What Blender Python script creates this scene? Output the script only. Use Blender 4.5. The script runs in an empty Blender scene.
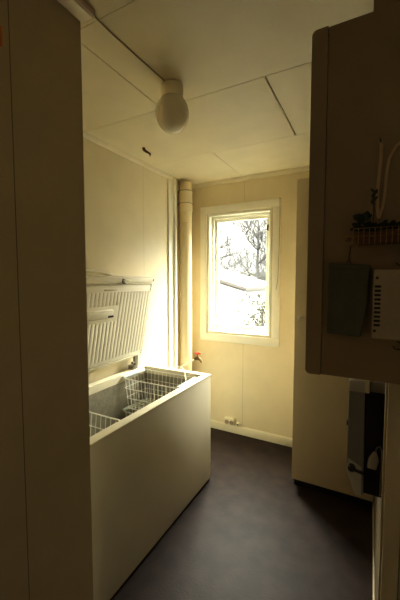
import bpy, bmesh, math, random
from mathutils import Vector, Matrix
random.seed(4)
SC = bpy.context.scene
COL = SC.collection
H = 1.55

# ------------------------------------------------------------------ materials
def mat(name, col, rough=0.6, metal=0.0, var=0.06, nscale=6.0, bump=0.0, bscale=60.0,
        grooves=None, spec=0.5, trans=0.0, gcol=0.35):
    m = bpy.data.materials.new(name); m.use_nodes = True
    nt = m.node_tree; N = nt.nodes; L = nt.links
    b = N['Principled BSDF']
    b.inputs['Roughness'].default_value = rough
    b.inputs['Metallic'].default_value = metal
    b.inputs['Specular IOR Level'].default_value = spec
    geo = N.new('ShaderNodeNewGeometry')
    no = N.new('ShaderNodeTexNoise'); no.inputs['Scale'].default_value = nscale
    no.inputs['Detail'].default_value = 4
    L.new(geo.outputs['Position'], no.inputs['Vector'])
    mr = N.new('ShaderNodeMapRange')
    mr.inputs['From Min'].default_value = 0.3; mr.inputs['From Max'].default_value = 0.7
    mr.inputs['To Min'].default_value = 1 - var; mr.inputs['To Max'].default_value = 1 + var
    L.new(no.outputs['Fac'], mr.inputs['Value'])
    val = mr.outputs['Result']
    if grooves:
        sep = N.new('ShaderNodeSeparateXYZ'); L.new(geo.outputs['Position'], sep.inputs[0])
        for ax, v, hw in grooves:
            s = N.new('ShaderNodeMath'); s.operation = 'SUBTRACT'; s.inputs[1].default_value = v
            L.new(sep.outputs[ax], s.inputs[0])
            a = N.new('ShaderNodeMath'); a.operation = 'ABSOLUTE'; L.new(s.outputs[0], a.inputs[0])
            g = N.new('ShaderNodeMath'); g.operation = 'GREATER_THAN'; g.inputs[1].default_value = hw
            L.new(a.outputs[0], g.inputs[0])
            k = N.new('ShaderNodeMath'); k.operation = 'MULTIPLY_ADD'
            k.inputs[1].default_value = 1 - gcol; k.inputs[2].default_value = gcol
            L.new(g.outputs[0], k.inputs[0])
            mu = N.new('ShaderNodeMath'); mu.operation = 'MULTIPLY'
            L.new(val, mu.inputs[0]); L.new(k.outputs[0], mu.inputs[1]); val = mu.outputs[0]
    vm = N.new('ShaderNodeVectorMath'); vm.operation = 'SCALE'
    vm.inputs[0].default_value = col
    L.new(val, vm.inputs['Scale'])
    L.new(vm.outputs['Vector'], b.inputs['Base Color'])
    if bump:
        n2 = N.new('ShaderNodeTexNoise'); n2.inputs['Scale'].default_value = bscale
        n2.inputs['Detail'].default_value = 3
        L.new(geo.outputs['Position'], n2.inputs['Vector'])
        bp = N.new('ShaderNodeBump'); bp.inputs['Strength'].default_value = bump
        bp.inputs['Distance'].default_value = 0.004
        L.new(n2.outputs['Fac'], bp.inputs['Height']); L.new(bp.outputs[0], b.inputs['Normal'])
    return m

CREAM = (0.80, 0.72, 0.52)
M = {}
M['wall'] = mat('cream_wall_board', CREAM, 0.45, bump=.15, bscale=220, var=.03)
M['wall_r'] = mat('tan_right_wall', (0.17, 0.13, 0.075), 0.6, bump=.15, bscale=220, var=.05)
M['wall_l'] = mat('cream_left_wall', (0.80, 0.73, 0.54), 0.45, bump=.15, bscale=220, var=.03,
                  grooves=[(1, 2.185, .0012)], gcol=.6)
M['wall_b'] = mat('cream_back_wall', (0.82, 0.73, 0.52), 0.5, bump=.15, bscale=220, var=.03,
                  grooves=[(0, -1.10, .0015)], gcol=.6)
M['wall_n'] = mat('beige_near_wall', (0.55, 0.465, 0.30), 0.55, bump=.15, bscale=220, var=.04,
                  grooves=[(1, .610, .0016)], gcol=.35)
M['ceil'] = mat('ceiling_board', (0.80, 0.73, 0.53), 0.6, bump=.3, bscale=300, var=.03)
M['gap'] = mat('ceiling_joint', (0.16, 0.11, 0.06), 0.9)
M['white'] = mat('white_gloss_paint', (0.86, 0.80, 0.62), 0.3, var=.02)
M['winwhite'] = mat('window_white_paint', (0.93, 0.91, 0.80), 0.3, var=.02)
M['floor'] = mat('dark_vinyl_floor', (0.031, 0.019, 0.015), 0.55, var=.35, nscale=9, bump=.25, bscale=90, spec=.22)
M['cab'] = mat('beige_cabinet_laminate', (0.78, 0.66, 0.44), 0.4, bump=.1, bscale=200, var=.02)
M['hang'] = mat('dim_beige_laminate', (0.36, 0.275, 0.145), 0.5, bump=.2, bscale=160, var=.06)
M['kick'] = mat('black_plinth', (0.012, 0.010, 0.010), 0.6)
M['enamel'] = mat('white_enamel', (0.80, 0.775, 0.66), 0.35, bump=.08, bscale=120, var=.02)
M['lid'] = mat('white_lid_plastic', (0.93, 0.90, 0.77), 0.4, var=.02)
M['groove'] = mat('lid_groove_plastic', (0.74, 0.69, 0.53), 0.5, var=.02)
M['liner'] = mat('hammered_aluminium', (0.44, 0.41, 0.32), 0.42, metal=.5, bump=1.0, bscale=55, var=.12, nscale=20)
M['wire'] = mat('white_coated_wire', (0.92, 0.90, 0.80), 0.35, var=.02)
M['blue'] = mat('pale_blue_plastic', (0.66, 0.74, 0.74), 0.4, var=.03)
M['steel'] = mat('dull_steel', (0.30, 0.28, 0.24), 0.4, metal=.8)
M['dark'] = mat('dark_metal', (0.05, 0.045, 0.04), 0.45, metal=.5)
M['brass'] = mat('dark_brass', (0.12, 0.08, 0.035), 0.4, metal=.8)
M['red'] = mat('red_enamel', (0.50, 0.05, 0.02), 0.4)
M['orange'] = mat('orange_plastic', (0.62, 0.16, 0.02), 0.45)
M['pipe'] = mat('cream_pipe_paint', (0.82, 0.71, 0.47), 0.4, var=.03)
M['ply'] = mat('white_ply', (0.84, 0.78, 0.60), 0.4, var=.02)
M['globe'] = mat('opal_glass', (0.90, 0.85, 0.70), 0.12, var=.01, spec=.6)
M['porcelain'] = mat('porcelain', (0.84, 0.78, 0.62), 0.3, var=.02)
M['conduit'] = mat('pinkish_conduit', (0.60, 0.48, 0.38), 0.5, var=.05)
M['cable'] = mat('grey_brown_cable', (0.42, 0.34, 0.23), 0.6)
M['black'] = mat('black_plastic', (0.010, 0.010, 0.010), 0.45, var=.2)
M['grey'] = mat('grey_plastic', (0.34, 0.33, 0.31), 0.35, var=.05)
M['lgrey'] = mat('light_grey_plastic', (0.66, 0.65, 0.60), 0.3, var=.04)
M['pouch'] = mat('grey_green_board', (0.12, 0.12, 0.075), 0.8, bump=.5, bscale=120, var=.12, nscale=30)
M['vent'] = mat('offwhite_plastic', (0.52, 0.45, 0.30), 0.45, var=.03)
M['slot'] = mat('slot_dark', (0.03, 0.02, 0.015), 0.8)
M['leaf'] = mat('dark_leaf', (0.018, 0.035, 0.014), 0.5, var=.3, nscale=40)
M['soil'] = mat('brown_pot_clay', (0.16, 0.075, 0.04), 0.8, var=.2, nscale=40)
M['bwire'] = mat('tan_wire', (0.55, 0.38, 0.18), 0.4, metal=.5)
M['strap'] = mat('pale_strap_cotton', (0.62, 0.49, 0.28), 0.8, var=.05)
M['bark'] = mat('pale_bark', (0.009, 0.0085, 0.008), 0.9, var=.2)
M['twig'] = mat('hedge_leaf', (0.018, 0.018, 0.011), 0.8, var=.4, nscale=9)
M['shed'] = mat('white_render', (0.4, 0.4, 0.4), 0.8, var=.03)
M['roof'] = mat('brown_roof_tiles', (0.0105, 0.0075, 0.0068), 0.8, var=.2)
M['ground'] = mat('pale_dry_grass', (0.020, 0.020, 0.017), 0.95, var=.3, nscale=2)

def glass_mat():
    m = bpy.data.materials.new('window_glass'); m.use_nodes = True
    nt = m.node_tree; N = nt.nodes; L = nt.links
    N.remove(N['Principled BSDF'])
    out = N['Material Output']
    t = N.new('ShaderNodeBsdfTransparent'); t.inputs[0].default_value = (.96, .98, .96, 1)
    g = N.new('ShaderNodeBsdfGlossy'); g.inputs['Roughness'].default_value = .02
    no = N.new('ShaderNodeTexNoise'); no.inputs['Scale'].default_value = 3
    mr = N.new('ShaderNodeMapRange'); mr.inputs['To Min'].default_value = .03; mr.inputs['To Max'].default_value = .07
    L.new(no.outputs['Fac'], mr.inputs['Value'])
    mx = N.new('ShaderNodeMixShader')
    L.new(mr.outputs[0], mx.inputs[0]); L.new(t.outputs[0], mx.inputs[1]); L.new(g.outputs[0], mx.inputs[2])
    L.new(mx.outputs[0], out.inputs[0])
    return m
M['glass'] = glass_mat()

# ------------------------------------------------------------------ mesh helpers
def box(bm, x0, x1, y0, y1, z0, z1, bev=0.0, seg=2, mtx=None):
    t = bmesh.new()
    bmesh.ops.create_cube(t, size=1)
    for v in t.verts:
        v.co = Vector(((x0+x1)/2 + v.co.x*(x1-x0), (y0+y1)/2 + v.co.y*(y1-y0), (z0+z1)/2 + v.co.z*(z1-z0)))
    if bev:
        bmesh.ops.bevel(t, geom=t.edges[:], offset=bev, segments=seg, affect='EDGES', profile=.5)
    merge(bm, t, mtx)
def merge(bm, t, mtx=None):
    if mtx is not None: bmesh.ops.transform(t, matrix=mtx, verts=t.verts)
    me = bpy.data.meshes.new('tmp'); t.to_mesh(me); t.free(); bm.from_mesh(me); bpy.data.meshes.remove(me)
def tube(bm, pts, r, seg=8, cap=True, closed=False):
    pts = [Vector(p) for p in pts]; n = len(pts)
    rr = r if isinstance(r, (list, tuple)) else [r]*n
    prev = None; rings = []
    for i, p in enumerate(pts):
        if closed: d = pts[(i+1) % n] - pts[i-1]
        elif i == 0: d = pts[1]-pts[0]
        elif i == n-1: d = pts[-1]-pts[-2]
        else: d = (pts[i+1]-p).normalized() + (p-pts[i-1]).normalized()
        d.normalize()
        if prev is None:
            a = Vector((0, 0, 1)) if abs(d.z) < .9 else Vector((1, 0, 0))
            u = d.cross(a).normalized()
        else:
            u = (prev - d*prev.dot(d)).normalized()
        prev = u; w = d.cross(u)
        rings.append([bm.verts.new(p + (u*math.cos(2*math.pi*k/seg) + w*math.sin(2*math.pi*k/seg))*rr[i]) for k in range(seg)])
    m = n if closed else n-1
    for i in range(m):
        A, B = rings[i], rings[(i+1) % n]
        for k in range(seg):
            bm.faces.new((A[k], A[(k+1) % seg], B[(k+1) % seg], B[k]))
    if cap and not closed:
        bm.faces.new(rings[0][::-1]); bm.faces.new(rings[-1])
def lathe(bm, prof, seg=32, loc=(0, 0, 0), mtx=None):
    t = bmesh.new(); rings = []
    for r, z in prof:
        rings.append([t.verts.new((max(r, 1e-5)*math.cos(2*math.pi*k/seg), max(r, 1e-5)*math.sin(2*math.pi*k/seg), z)) for k in range(seg)])
    for A, B in zip(rings, rings[1:]):
        for k in range(seg):
            t.faces.new((A[k], A[(k+1) % seg], B[(k+1) % seg], B[k]))
    t.faces.new(rings[0][::-1]); t.faces.new(rings[-1])
    mm = Matrix.Translation(loc) @ (mtx if mtx is not None else Matrix())
    merge(bm, t, mm)
def prism(bm, poly, y0, y1, bev=0, mtx=None):
    """polygon of (x, z) extruded along y"""
    t = bmesh.new()
    A = [t.verts.new((x, y0, z)) for x, z in poly]; B = [t.verts.new((x, y1, z)) for x, z in poly]
    n = len(poly)
    t.faces.new(A); t.faces.new(B[::-1])
    for i in range(n): t.faces.new((A[i], B[i], B[(i+1) % n], A[(i+1) % n]))
    if bev: bmesh.ops.bevel(t, geom=t.edges[:], offset=bev, segments=2, affect='EDGES', profile=.5)
    merge(bm, t, mtx)
def prism_y(bm, poly, x0, x1, bev=0, mtx=None):
    """polygon of (y, z) extruded along x"""
    t = bmesh.new()
    A = [t.verts.new((x0, y, z)) for y, z in poly]; B = [t.verts.new((x1, y, z)) for y, z in poly]
    n = len(poly)
    t.faces.new(A); t.faces.new(B[::-1])
    for i in range(n): t.faces.new((A[i], B[i], B[(i+1) % n], A[(i+1) % n]))
    if bev: bmesh.ops.bevel(t, geom=t.edges[:], offset=bev, segments=2, affect='EDGES', profile=.5)
    merge(bm, t, mtx)

def obj(name, bm, m, parent=None, smooth=True):
    bmesh.ops.recalc_face_normals(bm, faces=bm.faces[:])
    me = bpy.data.meshes.new(name); bm.to_mesh(me); bm.free()
    me.materials.append(M[m])
    o = bpy.data.objects.new(name, me); COL.objects.link(o)
    if smooth:
        me.shade_smooth()
        me.set_sharp_from_angle(angle=math.radians(35))
    if parent is not None:
        o.parent = parent
        o.matrix_parent_inverse = world_of(parent).inverted()
    return o
def world_of(o):
    m = Matrix.LocRotScale(o.location, o.rotation_euler, o.scale)
    if o.parent is not None: m = world_of(o.parent) @ o.matrix_parent_inverse @ m
    return m
def thing(name, label, cat, loc, group=None):
    o = bpy.data.objects.new(name, None); COL.objects.link(o)
    o.empty_display_size = .05
    o.location = loc; tag(o, label, cat, group); return o
def tag(o, label, cat, group=None):
    o['label'] = label; o['category'] = cat
    if group: o['group'] = group
    return o
def struct(o, label=None):
    o['kind'] = 'structure'
    if label: o['label'] = label
    return o
def B(*a, **k):
    bm = bmesh.new(); box(bm, *a, **k); return bm

# ------------------------------------------------------------------ room shell
XL, XR, YB, ZC = -1.725, 0.056, 2.932, 2.53
XN = -0.98            # face of the near left wall
YE = 0.895            # where the near right wall ends
YL = 0.882            # where the near left wall ends
struct(obj('floor', B(-2.0, .8, -1.4, 3.10, -.06, 0), 'floor'), 'dark brown mottled vinyl floor')
# ceiling boards with real gaps, dark backing above
bm = bmesh.new()
g = .0016
xs_front = [-2.0, -1.09, XR+.8]
def cb(x0, x1, y0, y1): box(bm, x0+g, x1-g, y0+g, y1-g, ZC, ZC+.012)
cb(-2.0, .8, -1.4, .93)
cb(-2.0, -1.09, .93, 1.555); cb(-1.09, .8, .93, 1.555)
cb(-2.0, -.487, 1.555, 2.265); cb(-.484+.003, .8, 1.555, 2.265)
cb(-2.0, -1.11, 2.265, 3.1); cb(-1.11, .8, 2.265, 3.1)
struct(obj('ceiling', bm, 'ceil'), 'cream board ceiling with thin joints')
struct(obj('trim_5', B(-2.0, .8, -1.4, 3.1, ZC+.012, ZC+.08), 'gap'), 'dark backing seen in the ceiling joints')
struct(obj('wall_left', B(XL-.12, XL, YL, YB, 0, ZC), 'wall_l'), 'cream board wall behind the chest freezer')
# back wall with the window opening, one mesh
WX0, WX1, WZ0, WZ1 = -1.49, -.83, 1.01, 2.21
bm = bmesh.new()
box(bm, XL-.12, WX0, YB, YB+.16, 0, ZC); box(bm, WX1, .5, YB, YB+.16, 0, ZC)
box(bm, WX0, WX1, YB, YB+.16, 0, WZ0); box(bm, WX0, WX1, YB, YB+.16, WZ1, ZC)
struct(obj('wall_back', bm, 'wall_b'), 'tan cream wall around the window')
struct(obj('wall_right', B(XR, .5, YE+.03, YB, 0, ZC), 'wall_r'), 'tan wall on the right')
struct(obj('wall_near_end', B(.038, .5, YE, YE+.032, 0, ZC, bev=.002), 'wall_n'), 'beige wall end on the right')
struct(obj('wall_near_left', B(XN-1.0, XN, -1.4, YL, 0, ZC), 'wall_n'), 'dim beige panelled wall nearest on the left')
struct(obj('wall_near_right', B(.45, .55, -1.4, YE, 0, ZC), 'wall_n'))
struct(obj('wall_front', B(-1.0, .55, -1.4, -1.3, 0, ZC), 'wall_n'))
# baseboards
bm = bmesh.new()
box(bm, XL, XR, YB-.014, YB, 0, .074, bev=.003)
box(bm, XL, XR, YB-.009, YB, .070, .082, bev=.002)
struct(obj('baseboard_back', bm, 'white'), 'cream white baseboard under the window')
struct(obj('baseboard_right', B(.049, XR, YE+.03, 2.38, 0, .05, bev=.002), 'wall'))
# cove along the ceiling
bm = bmesh.new()
prism_y(bm, [(YB, ZC-.035), (YB-.008, ZC-.033), (YB-.028, ZC-.010), (YB-.030, ZC), (YB, ZC)], XL, XR)
struct(obj('trim_1', bm, 'wall_l'), 'narrow cream cove above the window wall')
bm = bmesh.new()
prism(bm, [(XL, ZC-.030), (XL+.010, ZC-.028), (XL+.026, ZC-.008), (XL+.027, ZC), (XL, ZC)], YL, YB-.03)
struct(obj('trim_2', bm, 'wall_l'), 'narrow cream cove above the freezer wall')
# casing on the right wall end
struct(obj('trim_3', B(.043, .0785, YE-.010, YE, 0, 1.343, bev=.002), 'wall'), 'flat beige strip on the right wall end')
bm = bmesh.new(); box(bm, .0815, .45, YE-.014, YE, 0, 1.343, bev=.003)
struct(obj('trim_4', bm, 'white'))
# boxed duct above the hanging cabinet
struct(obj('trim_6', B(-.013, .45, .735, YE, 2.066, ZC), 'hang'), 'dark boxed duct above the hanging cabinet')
# vertical casing boards beside the drain pipe (left wall)
bm = bmesh.new()
box(bm, XL, XL+.018, 2.545, 2.64, 0, ZC-.03, bev=.003)
box(bm, XL, XL+.045, 2.618, 2.645, 0, ZC-.015, bev=.004)
struct(obj('trim_7', bm, 'winwhite'), 'cream white vertical casing boards beside the drain pipe')

# ------------------------------------------------------------------ window
win = bpy.data.objects.new('window_1', None); COL.objects.link(win); win.location = ((WX0+WX1)/2, YB, WZ0)
struct(win, 'white framed window with bright daylight and bare trees behind')
def frame_bm(x0, x1, z0, z1, w, y0, y1, bev=.004, wb=None):
    bm = bmesh.new(); wb = wb or w
    box(bm, x0, x1, y0, y1, z0, z0+wb, bev=bev); box(bm, x0, x1, y0, y1, z1-w, z1, bev=bev)
    box(bm, x0, x0+w, y0, y1, z0+wb-.002, z1-w+.002, bev=bev); box(bm, x1-w, x1, y0, y1, z0+wb-.002, z1-w+.002, bev=bev)
    return bm
obj('casing', frame_bm(-1.572, -.745, .925, 2.29, .072, YB-.016, YB, wb=.078), 'winwhite', win)
obj('frame', frame_bm(WX0-.002, WX1+.002, WZ0-.002, WZ1+.002, .022, YB-.006, YB+.14), 'winwhite', win)
obj('stop_bead', frame_bm(-1.468, -.852, 1.032, 2.188, .020, YB+.045, YB+.135, bev=.003), 'winwhite', win)
sash = obj('sash', frame_bm(-1.448, -.872, 1.05, 2.17, .030, YB+.075, YB+.12, bev=.005, wb=.036), 'winwhite', win)
obj('pane', B(-1.42, -.90, YB+.098, YB+.102, 1.084, 2.142), 'glass', win, smooth=False)
bm = bmesh.new()
box(bm, -.893, -.877, YB+.060, YB+.076, 2.02, 2.075, bev=.002); box(bm, -.893, -.880, YB+.045, YB+.062, 2.02, 2.032, bev=.002)
obj('latch', bm, 'dark', sash)
bm = bmesh.new()
tube(bm, [(-.752, YB-.022, 2.285), (-.750, YB-.020, 2.1), (-.752, YB-.020, 1.9), (-.756, YB-.020, 1.7), (-.762, YB-.02, 1.55), (-.775, YB-.022, 1.46)], .0022, 6)
lathe(bm, [(0, -.006), (.006, -.004), (.006, .004), (0, .006)], 10, (-.752, YB-.022, 2.283))
tag(obj('blind_cord', bm, 'cable'), 'thin cord hanging along the right edge of the window casing', 'cord')

# ------------------------------------------------------------------ outdoors
struct(obj('ground', B(-45, 25, 3.3, 60, -1.2, -1.0), 'ground'), 'pale ground outside the window')
sh = thing('garden_house', 'small white house with sloping brown roof seen through the window', 'house', (-4.6, 7.9, -1.0))
bm = bmesh.new()
prism(bm, [(-2.64, -1.0), (-2.64, 1.30), (-5.2, 2.02), (-7.6, 1.30), (-7.6, -1.0)], 7.0, 9.5)
obj('wall', bm, 'shed', sh)
bm = bmesh.new()
prism(bm, [(-2.50, 1.31), (-2.50, 1.38), (-5.2, 2.16), (-7.8, 1.38), (-7.8, 1.31), (-5.2, 2.05)], 6.85, 9.7)
obj('roof', bm, 'roof', sh)
bm = bmesh.new()
tube(bm, [(-2.60, 6.96, 1.28), (-2.60, 6.96, -1.0)], .035, 8)
obj('downpipe', bm, 'lgrey', sh)

def tree(x, y, h, seed, label, r0=.10):
    rnd = random.Random(seed)
    t = thing('bare_tree', label, 'tree', (x, y, -1.0), 'bare trees outside')
    bt = bmesh.new(); bb = bmesh.new()
    pts = [Vector((x, y, -1.02))]
    n = 13
    for i in range(1, n): pts.append(pts[-1] + Vector((rnd.uniform(-.05, .05), rnd.uniform(-.05, .05), h/n)))
    tube(bt, pts, [r0*(1-.8*i/(n-1)) for i in range(n)], 8)
    def branch(p, d, ln, r, dep):
        q = [p]; dd = d.copy()
        for i in range(4):
            dd = (dd + Vector((rnd.uniform(-.28, .28), rnd.uniform(-.28, .28), rnd.uniform(-.1, .22)))).normalized()
            q.append(q[-1] + dd*ln/4)
        tube(bb, q, [r, r*.8, r*.6, r*.45, r*.25], 4 if dep else 5)
        if dep < 3:
            for k in range(5 if dep else 6):
                i = rnd.choice((1, 2, 3, 4))
                nd = (dd + Vector((rnd.uniform(-1, 1), rnd.uniform(-1, 1), rnd.uniform(-.3, .8)))).normalized()
                branch(q[i], nd, ln*rnd.uniform(.5, .75), r*.58, dep+1)
    for i in range(2, n):
        for k in range(2):
            a = rnd.uniform(0, 6.28)
            branch(pts[i], Vector((math.cos(a), math.sin(a), rnd.uniform(.1, .7))).normalized(), h*.20*(1.2-i/n), r0*.42, 0)
    obj('trunk', bt, 'bark', t); obj('branches', bb, 'bark', t)
tree(-4.7, 14.4, 8.6, 1, 'tallest bare tree right of centre through the window', .09)
tree(-9.6, 19.5, 8.5, 2, 'bare tree rising behind the small white house roof', .11)
tree(-6.6, 26.0, 11, 3, 'bare tree at the right edge of the window view, furthest back', .12)
def hedge(x, y, z0, rx, ry, h, n, seed, label, name='hedge_bush'):
    rnd = random.Random(seed)
    t = thing(name, label, 'bush', (x, y, z0))
    bs = bmesh.new(); bl = bmesh.new()
    for i in range(22):
        a = rnd.uniform(0, 6.28); s = rnd.uniform(.2, .9)
        tube(bs, [(x+.1*math.cos(a), y+.1*math.sin(a), z0), (x+rx*s*.6*math.cos(a), y+ry*s*.6*math.sin(a), z0+h*.5),
                  (x+rx*s*math.cos(a), y+ry*s*math.sin(a), z0+h*rnd.uniform(.75, 1))], [.02, .012, .005], 5)
    for i in range(n):
        a = rnd.uniform(0, 6.28); s = math.sqrt(rnd.random()); q = rnd.random()
        w = .8+.25*math.sin(q*9+a*2)*(.5+q*.5)
        c = Vector((x+rx*s*w*math.cos(a), y+ry*s*w*math.sin(a), z0+h*q))
        u = Vector((rnd.uniform(-1, 1), rnd.uniform(-1, 1), rnd.uniform(-1, 1))).normalized()
        v = u.orthogonal().normalized(); l = rnd.uniform(.025, .05)*(3 if rx > 3 else 1)
        vs = [bl.verts.new(c+u*l), bl.verts.new(c+v*l*.5), bl.verts.new(c-u*l), bl.verts.new(c-v*l*.5)]
        bl.faces.new(vs)
    obj('stems', bs, 'bark', t); obj('foliage', bl, 'twig', t, smooth=False)
hedge(-1.95, 6.3, -1.0, .55, .4, 2.25, 3600, 5, 'yellowish leafy bush right of the white house wall')
hedge(-3.45, 10.8, -1.0, 1.1, .6, 2.45, 4500, 6, 'wide pale bush behind the house corner')

# ------------------------------------------------------------------ chest freezer
FX0, FX1, FY0, FY1, FZ = -1.70, -1.06, .90, 2.14, .834
fr = thing('chest_freezer', 'long white chest freezer standing open on the dark floor', 'freezer', ((FX0+FX1)/2, (FY0+FY1)/2, 0))
bm = bmesh.new()
T = .05
box(bm, FX1-T, FX1, FY0, FY1, .018, FZ-.010, bev=.004)
box(bm, FX0, FX0+T, FY0, FY1, .018, FZ-.010, bev=.004)
box(bm, FX0+T-.01, FX1-T+.01, FY0, FY0+T, .018, FZ-.010)
box(bm, FX0+T-.01, FX1-T+.01, FY1-T, FY1, .018, FZ-.010)
box(bm, FX0+.01, FX1-.01, FY0+.01, FY1-.01, .018, .07)
obj('cabinet_body', bm, 'enamel', fr)
bm = bmesh.new()   # top rim
R0 = FZ-.012
box(bm, FX1-T-.004, FX1+.002, FY0, FY1+.002, R0, FZ, bev=.004)
box(bm, FX0-.002, FX0+T+.004, FY0, FY1+.002, R0, FZ, bev=.004)
box(bm, FX0+T, FX1-T, FY0, FY0+T+.004, R0, FZ, bev=.003)
box(bm, FX0+T, FX1-T, FY1-T-.004, FY1+.002, R0, FZ, bev=.003)
obj('rim', bm, 'white', fr)
def open_liner(z0, z1, t, step):
    bm = bmesh.new(); a, b, c, d = FX0+T, FX1-T, FY0+T, FY1-T
    box(bm, a, a+t, c, d, z0, z1); box(bm, b-t, b, c, d, z0, z1)
    box(bm, a, b, c, c+t, z0, z1); box(bm, a, b, d-t, d, z0, z1)
    if step:
        box(bm, a, b, c, d, z0, z0+.012); box(bm, a, b, 1.74, d, z0, .31, bev=.01)
    return bm
obj('collar', open_liner(.778, R0, .006, False), 'ply', fr)
obj('liner', open_liner(.07, .780, .004, True), 'liner', fr)
bm = bmesh.new()
for fy in (FY0+.06, FY1-.06):
    for fx in (FX0+.06, FX1-.06):
        bm = bmesh.new(); lathe(bm, [(.018, 0), (.018, .02)], 12, (fx, fy, 0)); obj('foot', bm, 'black', fr)
# lid: local frame x = thickness (towards the room), y along, z up the lid; leaning into the room
LM = Matrix.Translation((-1.672, 0, .925)) @ Matrix.Rotation(math.radians(11.5), 4, 'Y')
LY0, LY1, LH = .955, 2.075, .655
bm = bmesh.new(); box(bm, -.035, 0, LY0, LY1, 0, LH, bev=.008, mtx=LM)
box(bm, -.030, .012, LY0, LY1, LH-.03, LH+.006, bev=.005, mtx=LM)      # folded front lip
lid = obj('lid', bm, 'lid', fr)
bm = bmesh.new()
box(bm, -.002, .012, LY0+.035, LY1-.035, .03, LH-.055, bev=.006, mtx=LM)
ll = obj('lid_liner', bm, 'lid', lid)
bm = bmesh.new()
k = 0; y = LY0+.07
while y < LY1-.06:
    if y > 1.70: box(bm, .010, .0132, y, y+.029, .06, LH-.10, bev=.0012, mtx=LM)
    else:
        box(bm, .010, .0132, y, y+.029, .06, .345, bev=.0012, mtx=LM); box(bm, .010, .0132, y, y+.029,   .46, LH-.10, bev=.0012, mtx=LM)
    y += .034
obj('ribs', bm, 'lid', ll)
bm = bmesh.new()
for (a, b, c, d) in ((LY0+.02, LY1-.02, .012, .026), (LY0+.02, LY1-.02, LH-.052, LH-.040), (LY0+.02, LY0+.03, .02, LH-.045), (LY1-.03, LY1-.02, .02, LH-.045)):
    box(bm, -.002, .010, a, b, c, d, bev=.003, mtx=LM)
obj('gasket', bm, 'groove', lid)
bm = bmesh.new()
box(bm, .008, .030, 1.36, 1.64, .375, .435, bev=.006, mtx=LM)
lc = obj('lamp_cover', bm, 'lid', lid)
obj('lamp_slot', B(.0285, .032, 1.59, 1.64, .382, .396, bev=.001, mtx=LM), 'slot', lc)
bm = bmesh.new()   # outside handle, its upper curve shows above the lid
hp = [(-.040, 1.24, LH-.02), (-.060, 1.29, LH+.015), (-.066, 1.38, LH+.026), (-.066, 1.50, LH+.026), (-.060, 1.60, LH+.018), (-.050, 1.655, LH+.004), (-.036, 1.68, LH-.03)]
tube(bm, [LM @ Vector(p) for p in hp], [.012, .014, .014, .014, .014, .013, .010], 10)
obj('handle', bm, 'lid', lid)
bm = bmesh.new()
box(bm, .008, .020, 1.700, 1.725, LH-.035, LH-.006, bev=.002, mtx=LM)
box(bm, .016, .034, 1.704, 1.720, LH-.040, LH-.028, bev=.002, mtx=LM)
tube(bm, [LM @ Vector((.014, 1.722, LH-.02)), LM @ Vector((.016, 1.76, LH-.022))], .003, 6)
obj('latch', bm, 'steel', lid)
bm = bmesh.new(); lathe(bm, [(.006, 0), (.006, .004), (.003, .006)], 10, (0, 0, 0), mtx=LM @ Matrix.Translation((.012, 2.06, LH-.014)) @ Matrix.Rotation(math.pi/2, 4, 'Y'))
obj('screw', bm, 'dark', lid)
for hy in (1.02, 1.975):
    bm = bmesh.new()
    box(bm, -1.708, -1.655, hy-.03, hy+.03, FZ-.02, FZ+.035, bev=.003)
    tube(bm, [(-1.665, hy-.032, FZ+.055), (-1.665, hy+.032, FZ+.055)], .011, 10)
    box(bm, -1.672, -1.650, hy-.012, hy+.03, FZ+.03, FZ+.11, bev=.003)
    obj('hinge', bm, 'steel', fr)
# little text-like embossed line near the lid top is too faint to read in the photo: left as a plain raised strip
obj('rating_strip', B(.011, .0135, 1.54, 1.66, LH-.088, LH-.078, bev=.001, mtx=LM), 'groove', ll)

# baskets
def basket(label, ox, oy, oz):
    t = thing('wire_basket', label, 'basket', (ox, oy, oz-.23), 'freezer baskets')
    hx, hy, r = .245, .135, .0024
    bm = bmesh.new()
    def ring(z, sx, sy, rr):
        pts = []
        for cx, cy, a0 in ((sx, sy, 0), (-sx, sy, 90), (-sx, -sy, 180), (sx, -sy, 270)):
            c = .02
            for q in range(0, 91, 30):
                a = math.radians(a0+q)
                pts.append((ox + cx - math.copysign(c, cx) + c*math.cos(a), oy + cy - math.copysign(c, cy) + c*math.sin(a), z))
        tube(bm, pts, rr, 6, closed=True)
    ring(oz, hx, hy, .0036); ring(oz-.075, hx-.006, hy-.006, r); ring(oz-.23, hx-.02, hy-.02, r); ring(oz-.15, hx-.014, hy-.014, r)
    n = 12
    for i in range(n+1):
        x = -hx+.025 + (2*hx-.05)*i/n; xb = x*.95
        tube(bm, [(ox+x, oy-hy, oz), (ox+xb, oy-hy+.02, oz-.225), (ox+xb, oy-hy+.026, oz-.232), (ox+xb, oy+hy-.026, oz-.232), (ox+xb, oy+hy-.02, oz-.225), (ox+x, oy+hy, oz)], r, 5)
    for i in range(7):
        y = -hy+.025 + (2*hy-.05)*i/6; yb = y*.9
        tube(bm, [(ox-hx, oy+y, oz), (ox-hx+.02, oy+yb, oz-.225), (ox-hx+.026, oy+yb, oz-.234), (ox+hx-.026, oy+yb, oz-.234), (ox+hx-.02, oy+yb, oz-.225), (ox+hx, oy+y, oz)], r, 5)
    obj('wire_frame', bm, 'wire', t)
    for s in (-1, 1):
        xx = ox + s*(hx+.004)
        bm = bmesh.new()
        box(bm, xx-.016 - (s>0)*.01, xx+.014 - (s>0)*.01, oy-hy+.012, oy+hy-.012, oz-.008, oz+.010, bev=.004)
        obj('handle', bm, 'blue', t)
    return t
basket('white wire basket hanging at the far end of the open freezer, pale blue handles', -1.380, 1.925, .813)
basket('lower white wire basket standing beneath the far end basket in the freezer', -1.380, 1.925, .560)
basket('white wire basket at the near end of the freezer beside the wall edge', -1.380, 1.125, .797)

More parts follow.
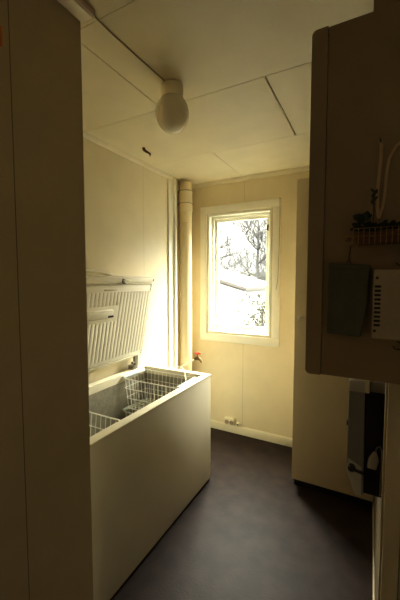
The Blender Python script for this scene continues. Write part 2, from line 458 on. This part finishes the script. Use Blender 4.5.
# cord over the freezer rim
bm = bmesh.new()
tube(bm, [(-1.60, 2.42, .40), (-1.56, 2.36, .62), (-1.47, 2.24, .80), (-1.38, 2.165, .848), (-1.31, 2.13, .850), (-1.25, 2.07, .838), (-1.19, 1.98, .815), (-1.135, 1.915, .795), (-1.13, 1.89, .74), (-1.14, 1.88, .66)], .0035, 8)
tag(obj('cord', bm, 'wire'), 'thin white cord draped over the far rim of the freezer', 'cord')

# ------------------------------------------------------------------ drain pipe, tap
PX, PY = -1.645, 2.75
dp = thing('drain_pipe', 'thick cream vertical drain pipe in the corner left of the window', 'pipe', (PX, PY, 0))
bm = bmesh.new(); lathe(bm, [(.060, 0), (.060, 2.505)], 32, (PX, PY, 0)); obj('pipe', bm, 'pipe', dp)
bm = bmesh.new()
lathe(bm, [(.060, 2.22), (.0655, 2.222), (.0665, 2.236), (.0655, 2.25), (.064, 2.40), (.068, 2.41), (.068, 2.43), (.062, 2.435), (.062, 2.50), (.060, 2.505)], 32, (PX, PY, 0))
lathe(bm, [(.0605, 2.105), (.0625, 2.108), (.0625, 2.118), (.0605, 2.12)], 32, (PX, PY, 0))
obj('coupling', bm, 'pipe', dp)
for z in (2.30, 2.42):
    bm = bmesh.new()
    box(bm, PX-.076, PX-.055, PY-.03, PY-.005, z-.012, z+.012, bev=.003)
    tube(bm, [(PX+.069*math.cos(a*.3927), PY+.069*math.sin(a*.3927), z) for a in range(16)], .004, 6, closed=True)
    obj('bracket', bm, 'cable', dp)
bm = bmesh.new(); lathe(bm, [(.064, 2.515), (.066, 2.520), (.062, 2.5295)], 32, (PX, PY, 0)); obj('ceiling_collar', bm, 'pipe', dp)

tp = thing('water_tap', 'small dark brass tap with red handle beside the drain pipe', 'tap', (-1.47, 2.68, .74))
bm = bmesh.new()
tube(bm, [(-1.69, 2.655, .62), (-1.64, 2.665, .695), (-1.60, 2.668, .715), (-1.52, 2.68, .765), (-1.497, 2.682, .779)], .008, 10)
obj('supply_pipe', bm, 'wire', tp)
bm = bmesh.new()
tube(bm, [(-1.506, 2.68, .775), (-1.485, 2.68, .785), (-1.46, 2.68, .785), (-1.44, 2.68, .775), (-1.425, 2.68, .755)], [.013, .016, .016, .012, .012], 12)
tube(bm, [(-1.472, 2.68, .785), (-1.472, 2.68, .825)], [.011, .007], 10)
obj('valve_body', bm, 'brass', tp)
bm = bmesh.new()
box(bm, -1.505, -1.439, 2.672, 2.688, .833, .845, bev=.004)
box(bm, -1.480, -1.464, 2.655, 2.705, .833, .845, bev=.004)
box(bm, -1.479, -1.465, 2.673, 2.687, .815, .836, bev=.002)
obj('tap_handle', bm, 'red', tp)

# ------------------------------------------------------------------ wall socket
so = thing('wall_socket', 'small double wall socket just above the baseboard under the window', 'socket', (-1.22, YB, .085))
obj('socket_box', B(-1.282, -1.172, YB-.042, YB, .086, .156, bev=.006), 'ply', so)
for i in (0, 1):
    bm = bmesh.new(); cx = -1.252 + i*.052
    lathe(bm, [(.022, 0), (.022, .004), (.019, .0045), (.019, .001), (.001, .001)], 20, mtx=Matrix.Translation((cx, YB-.042, .118)) @ Matrix.Rotation(math.pi/2, 4, 'X'))
    f = obj('outlet', bm, 'cable', so)
    bm = bmesh.new()
    for d in (-.007, .007): lathe(bm, [(.0032, 0), (.0032, .0022)], 8, mtx=Matrix.Translation((cx+d, YB-.043, .118)) @ Matrix.Rotation(math.pi/2, 4, 'X'))
    obj('hole', bm, 'slot', f)
gr = thing('pipe_grommet', 'tiny cream round cable outlet right of the socket', 'cable outlet', (-1.145, YB, .10))
bm = bmesh.new(); MG = Matrix.Translation((-1.143, YB-.014, .100)) @ Matrix.Rotation(math.pi/2, 4, 'X')
lathe(bm, [(.022, -.014), (.022, .012), (.018, .018), (.010, .018), (.010, .004), (.001, .004)], 20, mtx=MG); obj('ring', bm, 'ply', gr)
bm = bmesh.new(); lathe(bm, [(.0095, .004), (.0095, .006)], 16, mtx=MG); obj('hole', bm, 'slot', gr)

# ------------------------------------------------------------------ ceiling lamp + cables
LX, LYp = -.915, 1.40
cl = thing('ceiling_lamp', 'opal glass globe lamp on a round porcelain ceiling base', 'lamp', (LX, LYp, ZC))
bm = bmesh.new(); lathe(bm, [(.050, 2.528), (.056, 2.522), (.057, 2.49), (.056, 2.470), (.052, 2.462), (.046, 2.458)], 36, (LX, LYp, 0)); obj('base', bm, 'porcelain', cl)
bm = bmesh.new()
prof = [(.046, 2.470)]
for i in range(1, 25):
    a = math.pi*(.17 + .83*i/24)
    r = .084*math.sin(a)*(1+.03*math.cos(a)); z = 2.390 + .094*math.cos(a)
    prof.append((max(r, .0008), z))
lathe(bm, prof, 40, (LX, LYp, 0)); gl = obj('globe', bm, 'globe', cl)
bm = bmesh.new(); lathe(bm, [(.002, 2.294), (.007, 2.295), (.007, 2.300)], 12, (LX, LYp, 0)); obj('tip', bm, 'globe', gl)
bm = bmesh.new()
tube(bm, [(-.935, .88, ZC-.004), (-.937, 1.0, ZC-.005), (-.932, 1.2, ZC-.004), (-.925, 1.35, ZC-.005)], .0032, 8)
tag(obj('lamp_cable', bm, 'cable'), 'thin cable running along the ceiling to the globe lamp', 'cable')
bm = bmesh.new()
box(bm, XN+.001, -.912, -.6, .893, ZC-.028, ZC-.001, bev=.006)
cd = tag(obj('cable_conduit', bm, 'conduit'), 'pinkish cable trunking along the ceiling above the near left wall', 'conduit')
obj('conduit_cover', B(XN+.008, -.919, -.6, .885, ZC-.033, ZC-.026, bev=.003), 'porcelain', cd)
# short cut stub in the ceiling
st = thing('cable_stub', 'short brown cut cable end sticking out of the ceiling', 'cable', (-1.51, 1.95, ZC))
bm = bmesh.new(); tube(bm, [(-1.525, 1.94, ZC+.005), (-1.52, 1.94, ZC-.014), (-1.505, 1.945, ZC-.028), (-1.485, 1.955, ZC-.040)], [.012, .011, .009, .007], 8); obj('sheath', bm, 'soil', st)
bm = bmesh.new(); tube(bm, [(-1.488, 1.953, ZC-.038), (-1.475, 1.955, ZC-.052), (-1.478, 1.957, ZC-.062)], [.006, .006, .004], 8); tube(bm, [(-1.49, 1.955, ZC-.036), (-1.468, 1.95, ZC-.045)], .003, 6); obj('wire', bm, 'brass', st)
bm = bmesh.new(); box(bm, XN+.0005, XN+.012, .540, .583, 2.229, 2.287, bev=.004)
sw = tag(obj('wall_sign', bm, 'orange'), 'small orange plate high on the near left wall', 'plate')

# ------------------------------------------------------------------ tall cabinet (back right)
tc = thing('tall_cabinet', 'tall beige cabinet on a black plinth right of the window', 'cabinet', (-.22, 2.6, 0))
obj('body', B(-.478, XR-.004, 2.348, YB-.001, .076, 2.245, bev=.002), 'cab', tc)
dr = obj('door', B(-.482, XR-.006, 2.326, 2.346, .078, 2.253, bev=.003), 'cab', tc)
bm = bmesh.new(); lathe(bm, [(.008, 0), (.007, .010), (.014, .016), (.016, .022), (.013, .028), (.004, .030)], 20, mtx=Matrix.Translation((-.441, 2.326, 1.277)) @ Matrix.Rotation(math.pi/2, 4, 'X'))
obj('knob', bm, 'ply', dr)
obj('plinth', B(-.476, XR-.004, 2.385, YB-.001, 0, .077), 'kick', tc)

# ------------------------------------------------------------------ appliance on the right wall
ap = thing('wall_appliance', 'grey and black appliance hanging on the wall before the tall cabinet', 'appliance', (.0, 1.1, .93))
obj('housing', B(-.008, XR, 1.004, 1.20, .932, 1.235, bev=.004), 'black', ap)
bm = bmesh.new()
prism(bm, [(-.008, 1.232), (-.049, 1.232), (-.049, 1.015), (-.047, .995), (-.024, .929), (-.004, .927)], 1.0, 1.20, bev=.003)
fs = obj('front_shell', bm, 'grey', ap)
bm = bmesh.new()
prism(bm, [(-.010, 1.012), (-.046, 1.030), (-.049, .990), (-.0255, .9265), (-.010, .9255)], .9955, 1.003, bev=.0015)
obj('lower_cover', bm, 'lgrey', fs)
bm = bmesh.new()
prism(bm, [(-.050, 1.230), (-.050, 1.261), (-.010, 1.266), (-.010, 1.230)], .998, 1.20, bev=.002)
obj('top_cap', bm, 'lgrey', ap)
bm = bmesh.new(); box(bm, -.010, .004, .995, 1.20, 1.231, 1.267, bev=.002)
obj('corner_strip', bm, 'white', ap)
bm = bmesh.new(); box(bm, .004, XR, 1.0, 1.20, 1.235, 1.264, bev=.003); obj('rear_cap', bm, 'grey', ap)
bm = bmesh.new(); lathe(bm, [(.010, 0), (.010, .012), (.007, .016), (.002, .017)], 18, mtx=Matrix.Translation((-.036, .996, 1.008)) @ Matrix.Rotation(math.pi/2, 4, 'X'))
tube(bm, [(-.032, .988, 1.006), (-.020, .987, 1.003), (-.006, .989, 1.000)], [.005, .004, .005], 8)
obj('lever_knob', bm, 'dark', ap)
bm = bmesh.new(); box(bm, -.054, -.046, 1.02, 1.04, 1.118, 1.130, bev=.002); obj('button', bm, 'black', ap)
bm = bmesh.new()
t_ = Matrix.Translation((.018, .990, 1.045)) @ Matrix.Rotation(math.radians(8), 4, 'Y')
prism(bm, [(-.012, -.026), (.012, -.024), (.013, .006), (.004, .026), (-.004, .024), (-.012, .004)], -.006, .006, bev=.003, mtx=t_)
plug = obj('plug', bm, 'lgrey', ap)
bm = bmesh.new(); tube(bm, [(.022, .99, 1.069), (.027, .992, 1.083), (.034, .994, 1.086), (.0385, .996, 1.070), (.0395, .998, 1.03), (.038, 1.0, .98), (.038, 1.003, .94)], .0022, 8)
obj('plug_cord', bm, 'grey', ap)

# ------------------------------------------------------------------ hanging cabinet near right
hc = thing('hanging_cabinet', 'dim beige wall cabinet with rounded door edge nearest on the right', 'cabinet', (.18, .8, 1.345))
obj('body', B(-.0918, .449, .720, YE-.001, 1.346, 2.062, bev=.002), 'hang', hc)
bm = bmesh.new()
poly = [(-.0925, 1.345), (-.0925, 2.063)]
for zc, a0 in ((2.063-.010, 90), (1.345+.010, 180)):
    for q in range(0, 91, 15):
        a = math.radians(a0+q); poly.append((-.124+.010+.010*math.cos(a), zc+.010*math.sin(a)))
prism(bm, poly, .7185, YE-.001)
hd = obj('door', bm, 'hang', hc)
YF = .720
# wire basket with plant
wb = thing('wire_shelf', 'tan scrolled wire basket hung on the side of the near cabinet', 'basket', (.01, YF, 1.615))
bm = bmesh.new()
x0, x1, d = -.034, .075, .05
for z in (1.617, 1.631, 1.646):
    tube(bm, [(x0, YF-.004, z), (x0, YF-d, z), (x1, YF-d, z), (x1, YF-.004, z)], .0010 if z != 1.646 else .0013, 6)
n = 12
for i in range(n+1):
    x = x0 + (x1-x0)*i/n
    tube(bm, [(x, YF-d, 1.646), (x, YF-d, 1.617), (x, YF-.004, 1.617)], .0007, 5)
obj('grid', bm, 'bwire', wb)
def scroll(cx, cz, r, turns=1.6, s=1):
    return [(cx + s*r*(1-.33*i/30*turns)*math.cos(i/30*turns*6.28), YF-.010, cz + r*(1-.33*i/30*turns)*math.sin(i/30*turns*6.28)) for i in range(31)]
for sc_ in ((-.044, 1.631, .010, 1.5), (.040, 1.652, .011, 1.4), (.064, 1.652, .011, 1.4, -1)):
    bm = bmesh.new(); tube(bm, scroll(*sc_), .0014, 6); obj('scroll', bm, 'bwire', wb)
pl = thing('potted_plant', 'small dark leafy plant standing in the scrolled wire basket', 'plant', (.012, YF-.026, 1.618))
obj('planter', B(-.028, .068, YF-.042, YF-.010, 1.6185, 1.640, bev=.003), 'soil', pl)
bm = bmesh.new(); rnd = random.Random(9)
def leaf(p, dr, ln, w):
    dr = Vector(dr).normalized(); sd = dr.cross(Vector((0, 1, .2))).normalized(); p = Vector(p)
    pts = [(0, .1), (.3, .9), (.6, 1), (.85, .6), (1, .05)]
    L_, R_ = [], []
    for t_, w_ in pts:
        c = p + dr*ln*t_ + Vector((0, -.1, -.35))*ln*t_*t_*.5
        L_.append(bm.verts.new(c+sd*w*w_)); R_.append(bm.verts.new(c-sd*w*w_))
    for i in range(4): bm.faces.new((L_[i], L_[i+1], R_[i+1], R_[i]))
for i in range(44):
    cx = rnd.choice((-.018, -.014, .002, .010, .030)); a = rnd.uniform(-1.2, 1.2)
    leaf((cx, YF-.026, 1.645), (math.sin(a)*1.1, rnd.uniform(-.6, .4), math.cos(a)*rnd.uniform(.4, .9)), rnd.uniform(.018, .030), .0042)
for i in range(14):
    leaf((-.020+rnd.uniform(-.006, .010), YF-.026, 1.662+rnd.uniform(0, .010)), (rnd.uniform(-1, .4), rnd.uniform(-.5, .3), rnd.uniform(-.1, .6)), .014, .0042)
tube(bm, [(-.002, YF-.026, 1.64), (-.001, YF-.026, 1.68), (-.001, YF-.026, 1.712)], .0008, 5)
for i in range(10): leaf((-.001, YF-.026, 1.692+i*.0025), (rnd.uniform(-.7, .7), rnd.uniform(-.4, .4), 1), .012, .0022)
obj('leaves', bm, 'leaf', pl)
# hanging strap from a hook
ht = thing('hanging_strap', 'pale looped strap hanging from a small hook above the plant', 'strap', (.008, YF, 1.815))
bm = bmesh.new(); tube(bm, [(.007, YF, 1.812), (.007, YF-.010, 1.812), (.006, YF-.012, 1.818)], .0014, 8); obj('hook', bm, 'dark', ht)
def ribbon(bm, pts, w, th=.0012):
    A = []
    for i, p in enumerate(pts):
        p = Vector(p); q = Vector(pts[min(i+1, len(pts)-1)])-Vector(pts[max(i-1, 0)]); q.normalize()
        s = q.cross(Vector((0, 1, 0))).normalized()*w/2
        A.append([bm.verts.new(p+s), bm.verts.new(p-s), bm.verts.new(p-s+Vector((0, th, 0))), bm.verts.new(p+s+Vector((0, th, 0)))])
    for a, b in zip(A, A[1:]):
        for k in range(4): bm.faces.new((a[k], a[(k+1) % 4], b[(k+1) % 4], b[k]))
    bm.faces.new(A[0]); bm.faces.new(A[-1][::-1])
bm = bmesh.new()
ribbon(bm, [(.006, YF-.008, 1.817), (.008, YF-.009, 1.805), (.008, YF-.008, 1.78), (.006, YF-.008, 1.75), (.004, YF-.008, 1.72), (.005, YF-.008, 1.69), (.008, YF-.008, 1.668)], .006)
ribbon(bm, [(.008, YF-.007, 1.668), (.014, YF-.006, 1.69), (.017, YF-.006, 1.72), (.018, YF-.006, 1.75), (.022, YF-.006, 1.78), (.032, YF-.006, 1.800), (.044, YF-.006, 1.812), (.056, YF-.006, 1.815)], .005)
obj('loop', bm, 'strap', ht)
# grey-green flat box
gb = thing('hanging_pouch', 'grey-green flat pouch hanging crooked below the wire basket', 'pouch', (-.042, YF, 1.437))
bm = bmesh.new(); prism(bm, [(-.077, 1.583), (-.0795, 1.441), (-.016, 1.437), (-.008, 1.50), (-.004, 1.578)], YF-.028, YF-.002, bev=.004); obj('panel', bm, 'pouch', gb)
bm = bmesh.new(); tube(bm, [(-.042, YF-.002, 1.592), (-.042, YF-.010, 1.594), (-.041, YF-.013, 1.602), (-.040, YF-.012, 1.618)], .0012, 6)
tube(bm, [(-.046, YF-.012, 1.582), (-.042, YF-.013, 1.591), (-.038, YF-.012, 1.582)], .001, 6); obj('hook', bm, 'dark', gb)
bm = bmesh.new(); prism(bm, [(-.0775, 1.584), (-.078, 1.572), (-.0045, 1.568), (-.0035, 1.579)], YF-.0295, YF-.001, bev=.002); obj('top_flap', bm, 'pouch', gb)
# ventilated box
vb = thing('ventilated_box', 'off-white slotted plastic wall box right of the grey-green pouch', 'wall box', (.04, YF, 1.436))
hb = obj('cover', B(.0015, .085, YF-.030, YF, 1.437, 1.570, bev=.004), 'vent', vb)
bm = bmesh.new()
for i in range(10):
    z = 1.464 + i*.0082
    box(bm, .0050, .0155, YF-.0306, YF-.028, z-.0022, z+.0022, bev=.0006)
obj('slot_row', bm, 'slot', hb)
bm = bmesh.new()
for i in range(13):
    z = 1.457 + i*.0075
    box(bm, .0185, .083, YF-.0318, YF-.029, z-.0008, z+.0008)
obj('ridge', bm, 'vent', hb)
for (sx, sz) in ((.0085, 1.554), (.0070, 1.453)):
    bm = bmesh.new(); lathe(bm, [(.0028, 0), (.0028, .0012), (.0005, .0016)], 12, mtx=Matrix.Translation((sx, YF-.030, sz)) @ Matrix.Rotation(math.pi/2, 4, 'X')); obj('screw', bm, 'brass', hb)
for nm, zz, lb in (('cup_hook', 1.424, 'dark round cup hook below the off-white slotted wall box'), ('cup_hook', 1.585, 'dark round cup hook above the off-white slotted wall box')):
    bm = bmesh.new()
    tube(bm, [(.047, YF, zz+.010), (.047, YF-.006, zz+.010)]+[(.047+.0075*math.sin(a), YF-.008, zz+.0075*math.cos(a)) for a in [i*.45 for i in range(0, 11)]], .0011, 6)
    tag(obj(nm, bm, 'dark'), lb, 'hook')

# ------------------------------------------------------------------ light
w = bpy.data.worlds.new('overcast_sky'); SC.world = w; w.use_nodes = True
nt = w.node_tree; bg = nt.nodes['Background']
tc_ = nt.nodes.new('ShaderNodeTexCoord'); sp = nt.nodes.new('ShaderNodeSeparateXYZ')
cr = nt.nodes.new('ShaderNodeValToRGB')
cr.color_ramp.elements[0].position = 0.50; cr.color_ramp.elements[0].color = (.022, .0218, .021, 1)
cr.color_ramp.elements[1].position = 0.80; cr.color_ramp.elements[1].color = (1.0, .97, .87, 1)
for ps, v in ((.59, .030), (.67, .38)):
    e = cr.color_ramp.elements.new(ps); e.color = (v, v*.97, v*.88, 1)
mr_ = nt.nodes.new('ShaderNodeMapRange'); mr_.inputs['From Min'].default_value = -1
nt.links.new(tc_.outputs['Generated'], sp.inputs[0]); nt.links.new(sp.outputs['Z'], mr_.inputs['Value'])
nt.links.new(mr_.outputs[0], cr.inputs[0]); nt.links.new(cr.outputs[0], bg.inputs[0])
bg.inputs['Strength'].default_value = 62.0
def area(name, loc, rot, sx, sy, e, col, portal=False):
    l = bpy.data.lights.new(name, 'AREA'); l.shape = 'RECTANGLE'; l.size = sx; l.size_y = sy; l.energy = e; l.color = col
    if portal: l.cycles.is_portal = True
    o = bpy.data.objects.new(name, l); COL.objects.link(o); o.location = loc; o.rotation_euler = rot; return o
hedge(-9.0, 32.0, -1.0, 6.0, 1.0, 3.4, 14000, 8, 'low distant row of bare bushes behind the trees', 'bush_row')
area('window_portal', (-1.16, YB+.15, 1.61), (-math.pi/2, 0, 0), .66, 1.2, 1, (1, 1, 1), True)
area('hall_fill', (-.3, -.9, 2.35), (math.radians(35), 0, 0), .4, .4, 0.5, (1, .82, .55))  # added weak fill behind the camera, brightens surfaces facing it
area('hall_side_fill', (.43, -.2, 1.2), (0, math.radians(90), 0), .9, .35, .55, (1, .82, .58))  # added side fill for near left wall and freezer front, no door modelled

# ------------------------------------------------------------------ camera
cam = bpy.data.cameras.new('camera'); co = bpy.data.objects.new('camera', cam); COL.objects.link(co)
cam.sensor_fit = 'VERTICAL'; cam.sensor_height = 36; cam.lens = 318*36/600
cam.clip_start = .02
p = math.atan(20/318); yaw = math.atan(172/318*math.cos(p))
F = Vector((-math.sin(yaw)*math.cos(p), math.cos(yaw)*math.cos(p), -math.sin(p)))
co.location = (0, 0, H); co.rotation_euler = F.to_track_quat('-Z', 'Y').to_euler()
SC.camera = co
SC.view_settings.view_transform = 'Standard'
SC.view_settings.look = 'None'
SC.view_settings.exposure = 0.50
SC.view_settings.gamma = 0.86
SC.cycles.max_bounces = 12; SC.cycles.diffuse_bounces = 8
SC.cycles.use_denoising = True
